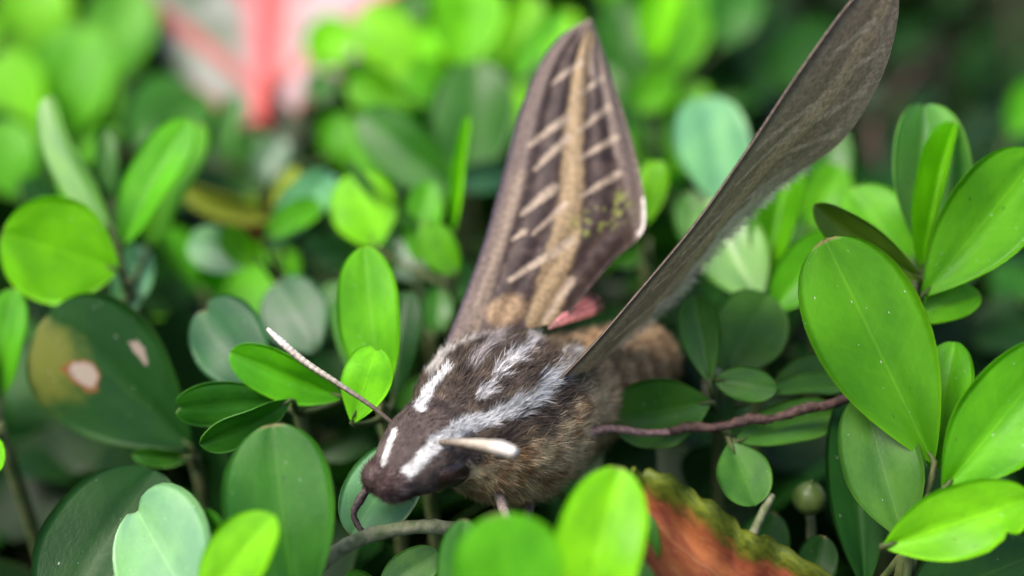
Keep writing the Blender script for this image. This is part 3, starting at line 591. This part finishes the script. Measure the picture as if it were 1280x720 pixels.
def strands(name, p, nn, flow, Lh, c, parent, W0=.03):
    n_ = len(p); d1 = nrm(flow + nn * rng.uniform(.1, .7, (n_, 1)) + rng.normal(0, .22, (n_, 3))); wd = nrm(np.cross(d1, nn) + nn * rng.normal(0, .4, n_)[:, None])
    r0 = p - nn * .05; r2 = r0 + d1 * Lh[:, None]; V = np.stack([r0 - wd * W0, r0 + wd * W0, r2], 1).reshape(-1, 3); br = rng.uniform(.6, 1.5, (n_, 1))
    me = mesh_np(name, V - moth_at, [(3 * i, 3 * i + 1, 3 * i + 2) for i in range(n_)], M['fur'], None, np.repeat(c * br, 3, 0))
    me.normals_split_custom_set_from_vertices(nrm(np.repeat(nn + rng.normal(0, .25, (n_, 3)), 3, 0)).tolist()); o = obj(name, me, parent); o['kind'] = 'stuff'; return o
def make_fur(N=130000):
    t = rng.uniform(.012, .985, N * 2); keep = rng.uniform(0, 6.0, N * 2) < np.interp(t, TT, HW); t = t[keep][:N]; n_ = len(t)
    f = rng.uniform(-math.pi, math.pi, n_); k_ = ((t - .135) * LEN / 1.9) ** 2 + ((np.abs(f) - 1.85) / .42) ** 2 > 1; t = t[k_]; f = f[k_]; n_ = len(t); p = body(t, f); nn = body_n(t, f); c = None
    e = 1e-3; tan = nrm(body(np.clip(t + e, 0, 1), f) - body(np.clip(t - e, 0, 1), f))
    fd = np.abs(np.mod(f + math.pi, 2 * math.pi) - math.pi)
    Lh = np.interp(t, [0, .05, .12, .2, .28, .45, .55, .62, .8, 1], [.3, .4, .55, .8, 1.5, 1.7, 1.9, 1.6, 1.6, 1.5]) * rng.uniform(.55, 1.3, n_)
    Lh *= 1 + .35 * sstep(1.7, 2.3, fd) * sstep(.15, .25, t)
    side = np.cross(nn, tan); c = body_col(np.clip(t + Lh * .62 / LEN, 0, 1), f)
    clump = (vnoise(t * 55, f * 9, 5) - .5) * 1.7
    lift = np.interp(t, [0, .2, .3, .55, .65, 1], [.22, .3, .42, .45, .25, .3]) * rng.uniform(.5, 1.6, n_)
    down = -E3[None, :] * (sstep(1.4, 2.0, fd) * sstep(.15, .25, t) * .5)[:, None]
    d1 = nrm(tan + side * (clump + rng.normal(0, .16, n_))[:, None] + nn * lift[:, None] + down)
    d2 = nrm(d1 + nn * (-.25 + rng.normal(0, .22, n_))[:, None] + side * rng.normal(0, .22, n_)[:, None])
    wd = nrm(np.cross(d1, nn) + nn * rng.normal(0, .5, n_)[:, None]); W = (.034 * rng.uniform(.7, 1.3, n_))[:, None]
    r0 = p - nn * .08; r1 = r0 + d1 * (Lh * .55)[:, None]; r2 = r1 + d2 * (Lh * .5)[:, None]
    V = np.stack([r0 - wd * W, r0 + wd * W, r1 - wd * W * .8, r1 + wd * W * .8, r2], 1).reshape(-1, 3)
    br = rng.uniform(.62, 1.45, n_)[:, None]; C = np.stack([c * br * .8, c * br * .8, c * br, c * br, c * br * 1.2], 1).reshape(-1, 3)
    b = (np.arange(n_) * 5)[:, None]; quads = b + np.array([[0, 1, 3, 2]]); tris = b + np.array([[2, 3, 4]])
    me = bpy.data.meshes.new('fur'); me.vertices.add(len(V)); me.vertices.foreach_set('co', ((V - moth_at) * MM).astype(np.float32).ravel())
    li = np.concatenate([quads.ravel(), tris.ravel()]).astype(np.int32); me.loops.add(len(li)); me.loops.foreach_set('vertex_index', li)
    me.polygons.add(2 * n_); me.polygons.foreach_set('loop_start', np.concatenate([np.arange(n_) * 4, 4 * n_ + np.arange(n_) * 3]).astype(np.int32))
    me.update(calc_edges=True); me.polygons.foreach_set('use_smooth', np.ones(2 * n_, dtype=bool))
    a = me.color_attributes.new('Col', 'FLOAT_COLOR', 'POINT'); cc = np.ones((len(V), 4), np.float32); cc[:, :3] = np.clip(C, 0, .92); a.data.foreach_set('color', cc.ravel())
    me.materials.append(M['fur'])
    NN = nrm(np.repeat(nn, 5, 0) + np.repeat(rng.normal(0, .28, (n_, 3)), 5, 0)); me.normals_split_custom_set_from_vertices(NN.tolist())
    o = obj('fur', me, body_o); o['kind'] = 'stuff'
make_fur()

# --- wings: both built from leading and trailing edge, coloured by place on the wing
LE = [(556, 430), (582, 365), (605, 300), (623, 235), (638, 178), (654, 125), (676, 76), (705, 42), (738, 24)]
TE = [(706, 402), (733, 365), (766, 326), (803, 290), (804, 240), (790, 180), (774, 125), (757, 72), (740, 26)]
NS, NC = 170, 70
def resample(pl, n):
    pl = np.asarray(pl, float); t0 = np.arange(len(pl)); t1 = np.linspace(0, len(pl) - 1, n); out = []
    for t in t1:
        i = min(int(t), len(pl) - 2); f = t - i; p0, p1, p2, p3 = pl[max(i - 1, 0)], pl[i], pl[i + 1], pl[min(i + 2, len(pl) - 1)]
        out.append(0.5 * ((2 * p1) + (p2 - p0) * f + (2 * p0 - 5 * p1 + 4 * p2 - p3) * f * f + (3 * p1 - p0 - 3 * p2 + p3) * f ** 3))
    return np.array(out)
le, te = resample(LE, NS), resample(TE, NS); cc_ = np.linspace(0, 1, NC)[None, :, None]
WPX = le[:, None, :] * (1 - cc_) + te[:, None, :] * cc_
def wing_col():
    x, y = WPX[..., 0], WPX[..., 1]; sh = x.shape; n1 = vnoise(x / 9, y / 9, 3); n2 = vnoise(x / 3, y / 3, 4); c1 = np.repeat(np.linspace(0, 1, NC)[None, :], NS, 0)
    c = lerp(np.tile(np.array([0.028, 0.017, 0.016]), sh + (1,)), (0.055, 0.036, 0.031), sstep(.3, .8, n1))
    s1 = np.repeat(np.linspace(0, 1, NS)[:, None], NC, 1)
    c = lerp(c, (0.135, 0.100, 0.085), sstep(.17, .06, c1) if False else (1 - sstep(.10, .2, c1)) * .85)                # costa
    c = lerp(c, (0.045, 0.035, 0.045), 1 - sstep(.02, .05, c1))
    dd, _ = seg_dist(x, y, [(592, 410), (612, 350), (632, 285), (650, 220)]); c = lerp(c, (0.20, 0.15, 0.11), (1 - sstep(4, 10, dd)) * .8)
    dd, pr = seg_dist(x, y, [(812, 300), (800, 225), (784, 165), (766, 105), (745, 45)]); c = lerp(c, (0.165, 0.125, 0.105), (1 - sstep(17, 24, dd + (n1 - .5) * 6)) * .9)
    dd, pr = seg_dist(x, y, [(745, 40), (770, 95)]); c = lerp(c, (0.15, 0.115, 0.095), (1 - sstep(14, 34, dd)) * .7)
    dd, pr = seg_dist(x, y, [(678, 400), (690, 350), (706, 300), (714, 240), (716, 170), (723, 100), (736, 45)])
    wdt = np.interp(pr, [0, .2, .45, .7, 1], [22, 19, 17, 13, 7]); c = lerp(c, (0.25, 0.18, 0.10), (1 - sstep(.75, 1.1, dd / wdt + (n1 - .5) * .35)) * .95)
    for plx, w_ in (([(638, 350), (660, 335), (690, 318), (714, 300)], 6.5), ([(667, 292), (706, 256)], 4.5), ([(652, 268), (692, 236)], 6.5), ([(668, 212), (710, 172)], 5.5), ([(662, 182), (708, 148)], 5.5), ([(690, 105), (726, 78)], 4),
                    ([(726, 246), (772, 218)], 5), ([(726, 198), (770, 172)], 5), ([(724, 164), (760, 134)], 4.5), ([(726, 118), (752, 98)], 4), ([(640, 300), (655, 290)], 4), ([(680, 402), (712, 352)], 7)):
        dd, pr = seg_dist(x, y, plx); w_ = w_ * (.55 + .6 * pr); c = lerp(c, (0.34, 0.27, 0.20), (1 - sstep(.5, 1.15, dd / w_ + (n2 - .5) * .4)) * .85)
    dd, _ = seg_dist(x, y, [(625, 392), (640, 385)]); c = lerp(c, (0.27, 0.18, 0.10), (1 - sstep(10, 24, dd)) * .8)
    dd, _ = seg_dist(x, y, [(730, 282), (760, 272), (778, 256)]); c = lerp(c, (0.20, 0.22, 0.05), (1 - sstep(8, 26, dd)) * sstep(.55, .75, vnoise(x / 5, y / 5, 9)) * .7)
    dd, _ = seg_dist(x, y, [(806, 250), (806, 285), (800, 292)]); c = lerp(c, (0.6, 0.56, 0.52), (1 - sstep(2, 6, dd)))
    return c * (0.85 + .3 * n2)[..., None]
WC = wing_col()
def build_wing(name, G, C, th=0.16):
    V, F = sheet(G, thick=th); return mpart(name, V, F, M['wing'], np.vstack([C.reshape(-1, 3)] * 2))
G = np.zeros((NS, NC, 3)); C1 = np.repeat(np.linspace(0, 1, NC)[None, :], NS, 0); S1 = np.repeat(np.linspace(0, 1, NS)[:, None], NC, 1)
for i in range(NS):
    for j in range(NC):
        x, y = WPX[i, j]; c = C1[i, j]; s = S1[i, j]
        d = 121.5 + (425 - y) * 0.024 + (x - 600) * 0.012 - 0.9 * math.sin(math.pi * c) + 0.22 * math.sin(c * 34) * (0.3 + s * .7) * (c > .12)
        G[i, j] = P(x, y, d)
build_wing('forewing', G, WC)
# near wing, seen almost edge on
LE2 = [(676, 497, 115.5), (735, 437, 113.5), (800, 362, 112), (868, 280, 110.5), (935, 185, 109), (995, 95, 108), (1050, 18, 107.5), (1092, -30, 107.5), (1116, -48, 108)]
TE2 = [(716, 478, 123), (772, 432, 124.5), (838, 372, 125), (905, 298, 124), (970, 235, 122), (1050, 178, 119.5), (1100, 100, 116), (1122, 20, 112), (1118, -46, 108.2)]
l2, t2 = resample(LE2, NS), resample(TE2, NS); G2 = np.zeros((NS, NC, 3))
for i in range(NS):
    for j in range(NC):
        c = C1[i, j]; s = S1[i, j]; q = l2[i] * (1 - c) + t2[i] * c
        bow = math.sin(math.pi * c); G2[i, j] = P(q[0] + bow * 6 * (1 - s), q[1] + bow * 5 * (1 - s) + 1.5 * math.sin(c * 30) * s, q[2])
WC2 = lerp(WC * 1.9, (0.52, 0.37, 0.22), np.full((NS, NC), .58))
WC2 = lerp(WC2, (0.06, 0.045, 0.042), (1 - sstep(.02, .12, C1)) * .8)
WC2 = lerp(WC2, (0.80, 0.70, 0.55), sstep(.62, .82, C1 + (vnoise(S1 * 50, C1 * 6, 2) - .5) * .25) * (1 - sstep(.35, .6, S1)) * .9)
nw = build_wing('forewing', G2, WC2)
ks = rng.integers(8, NS - 75, 1500); te_p = G2[ks, -1] + (G2[ks, -2] - G2[ks, -1]) * rng.uniform(0, 3, (1500, 1)); out_ = nrm(G2[ks, -1] - G2[ks, -8]); nn_ = nrm(np.cross(G2[ks + 1, -1] - G2[ks, -1], out_))
strands('fringe', te_p, nn_, out_ * .4 + nrm(G2[ks + 1, -1] - G2[ks, -1]) * .3 + (RT - UP * .8)[None, :] * .8, rng.uniform(.5, 1.4, 1500), np.tile(np.array([.85, .78, .66]), (1500, 1)), nw, .04)
# hind wings
def hindwing(root, lead, trail, dr, dl, dt):
    Gh = np.zeros((24, 20, 3)); C = np.zeros((24, 20, 3))
    for i in range(24):
        a = i / 23; tipx = lead[0] * (1 - a) + trail[0] * a; tipy = lead[1] * (1 - a) + trail[1] * a; dd = dl * (1 - a) + dt * a
        bul = 1 + 0.18 * math.sin(math.pi * a)
        for j in range(20):
            b = max(j / 19 * bul, 0.02); Gh[i, j] = P(root[0] + (tipx - root[0]) * b, root[1] + (tipy - root[1]) * b, dr + (dd - dr) * b + 0.3 * math.sin(a * 22) * b)
            e = abs(j / 19 - .55); C[i, j] = np.array([0.55, 0.22, 0.23]) if e < .3 else np.array([0.10, 0.055, 0.05]) if j / 19 > .6 else np.array([0.42, 0.2, 0.19])
    return mpart('hindwing', *sheet(Gh, thick=.15), M['wing'], np.vstack([C.reshape(-1, 3)] * 2))
hindwing((684, 412), (728, 366), (752, 390), 121, 126, 127)
hindwing((724, 474), (800, 412), (788, 430), 122, 129.5, 131)

# --- antennae
def antenna(px, rad, seg=10):
    pts = [P(*q) for q in px]; V, F = tube(pts, rad, seg, 90); n = len(V) // seg
    k = np.repeat(np.arange(n), seg); tp = np.linspace(0, 1, n)[k]; cen = V.reshape(n, seg, 3).mean(1)[k]; up = (V - cen) / (np.linalg.norm(V - cen, axis=1, keepdims=True) + 1e-9)
    V = cen + (V - cen) * (1 + 0.05 * np.sin(k * 2.1))[:, None]
    top = sstep(.15, .65, up @ np.array([-.1, -.1, .98])) * sstep(.1, .6, tp) * (0.75 + 0.25 * np.sin(k * 2.1))
    c = lerp(np.tile(np.array([0.085, 0.062, 0.045]), (len(V), 1)), (0.50, 0.45, 0.37), top); c = lerp(c, (0.62, 0.60, 0.58), sstep(.6, .9, tp) * .6 * sstep(-.5, .2, up[:, 2]))
    return mpart('antenna', V, F, M['chitin'], c)
antenna([(496, 533, 114.2), (462, 506, 114.4), (420, 478, 114.6), (380, 452, 115), (352, 428, 115.3), (334, 411, 115.5)], [.15, .19, .24, .30, .34, .16])
antenna([(532, 556, 112), (560, 553, 109.0), (595, 556, 105.5), (625, 561, 103), (645, 567, 101.6)], [.16, .28, .45, .60, .38])
# --- eye, palps
def blob(c, ax, ra, name, mat, colr=None, n=22, m=14, parent=None, pw=1.0):
    V = []; ax = np.array(ax)
    for i in range(m):
        th = math.pi * i / (m - 1)
        for k in range(n):
            an = 2 * math.pi * k / n; d = np.array([math.sin(th) * math.cos(an), math.sin(th) * math.sin(an), math.cos(th)])
            V.append(c + ax[0] * d[0] * ra[0] + ax[1] * d[1] * ra[1] + ax[2] * d[2] * ra[2])
    F = [(i * n + k, i * n + (k + 1) % n, (i + 1) * n + (k + 1) % n, (i + 1) * n + k) for i in range(m - 1) for k in range(n)]
    V = np.array(V); cc = None if colr is None else np.tile(np.array(colr), (len(V), 1)) * (0.7 + 0.6 * vnoise(V[:, 0] * 4, V[:, 1] * 4 + V[:, 2] * 3, 6))[:, None]
    return mpart(name, V, F, mat, cc, parent)
bt = lambda t, f: (body(np.array(t), np.array(f)), body_n(np.array(t), np.array(f)))
for s in (1, -1):
    p, n_ = bt(.135, s * 1.85); blob(p - n_ * 1.1, [E1, E2, E3], (2.1, 1.5, 1.6), 'eye', M['eye'], None)
    ctr = A0 + E1 * 1.5 + E2 * s * .72 - E3 * .15; ra = np.array([2.2, 1.6, 1.5]); po = blob(ctr, [E1, E2, E3], ra, 'palp', M['skin'], (0.06, 0.04, 0.038))
    d = nrm(rng.normal(0, 1, (5000, 3))); pp = ctr + (d[:, :1] * ra[0]) * E1 + (d[:, 1:2] * ra[1]) * E2 + (d[:, 2:] * ra[2]) * E3
    nn = nrm((d[:, :1] / ra[0]) * E1 + (d[:, 1:2] / ra[1]) * E2 + (d[:, 2:] / ra[2]) * E3)
    fl = E1[None] - nn * (nn @ E1)[:, None]; cl = lerp(np.tile(np.array([.065, .042, .040]), (5000, 1)), (.20, .15, .14), sstep(.5, .8, vnoise(pp[:, 0] * 2.2, pp[:, 2] * 2.2 + pp[:, 1], 8)) * .8)
    cl = lerp(cl, (.42, .35, .24), sstep(-.55, -.8, -1 * (nn @ E3) * -1) * 0 + sstep(.5, .8, -(nn @ E3)))
    strands('fur', pp, nn, nrm(fl), rng.uniform(.35, .8, 5000), cl, po)
# --- legs
def leg(px, rad, colr):
    pts = [P(*q) for q in px]; V, F = tube(pts, rad, 8, 40); V = V + rng.normal(0, .03, V.shape)
    c = np.tile(np.array(colr), (len(V), 1)) * rng.uniform(.7, 1.4, (len(V), 1)); return mpart('leg', V, F, M['chitin'], c)
leg([(482, 600, 113.5), (465, 594, 113), (458, 612, 112.5), (447, 630, 112.3), (442, 645, 112.2), (452, 664, 111.8)], [.42, .36, .38, .34, .24, .22], (0.06, 0.04, 0.04))
leg([(640, 598, 119), (625, 614, 116), (627, 630, 113.5), (634, 650, 111), (640, 690, 109)], [.5, .5, .42, .38, .3], (0.22, 0.18, 0.165))
leg([(690, 560, 117), (738, 540, 117.5), (775, 537, 119.5), (805, 541, 120.5), (842, 540, 121.5)], [.6, .42, .36, .32, .30], (0.20, 0.12, 0.11))
leg([(665, 590, 121), (660, 640, 118), (648, 690, 114)], [.7, .5, .4], (0.10, 0.07, 0.06))
print('fill sprigs', NF, 'objects', len(bpy.data.objects))
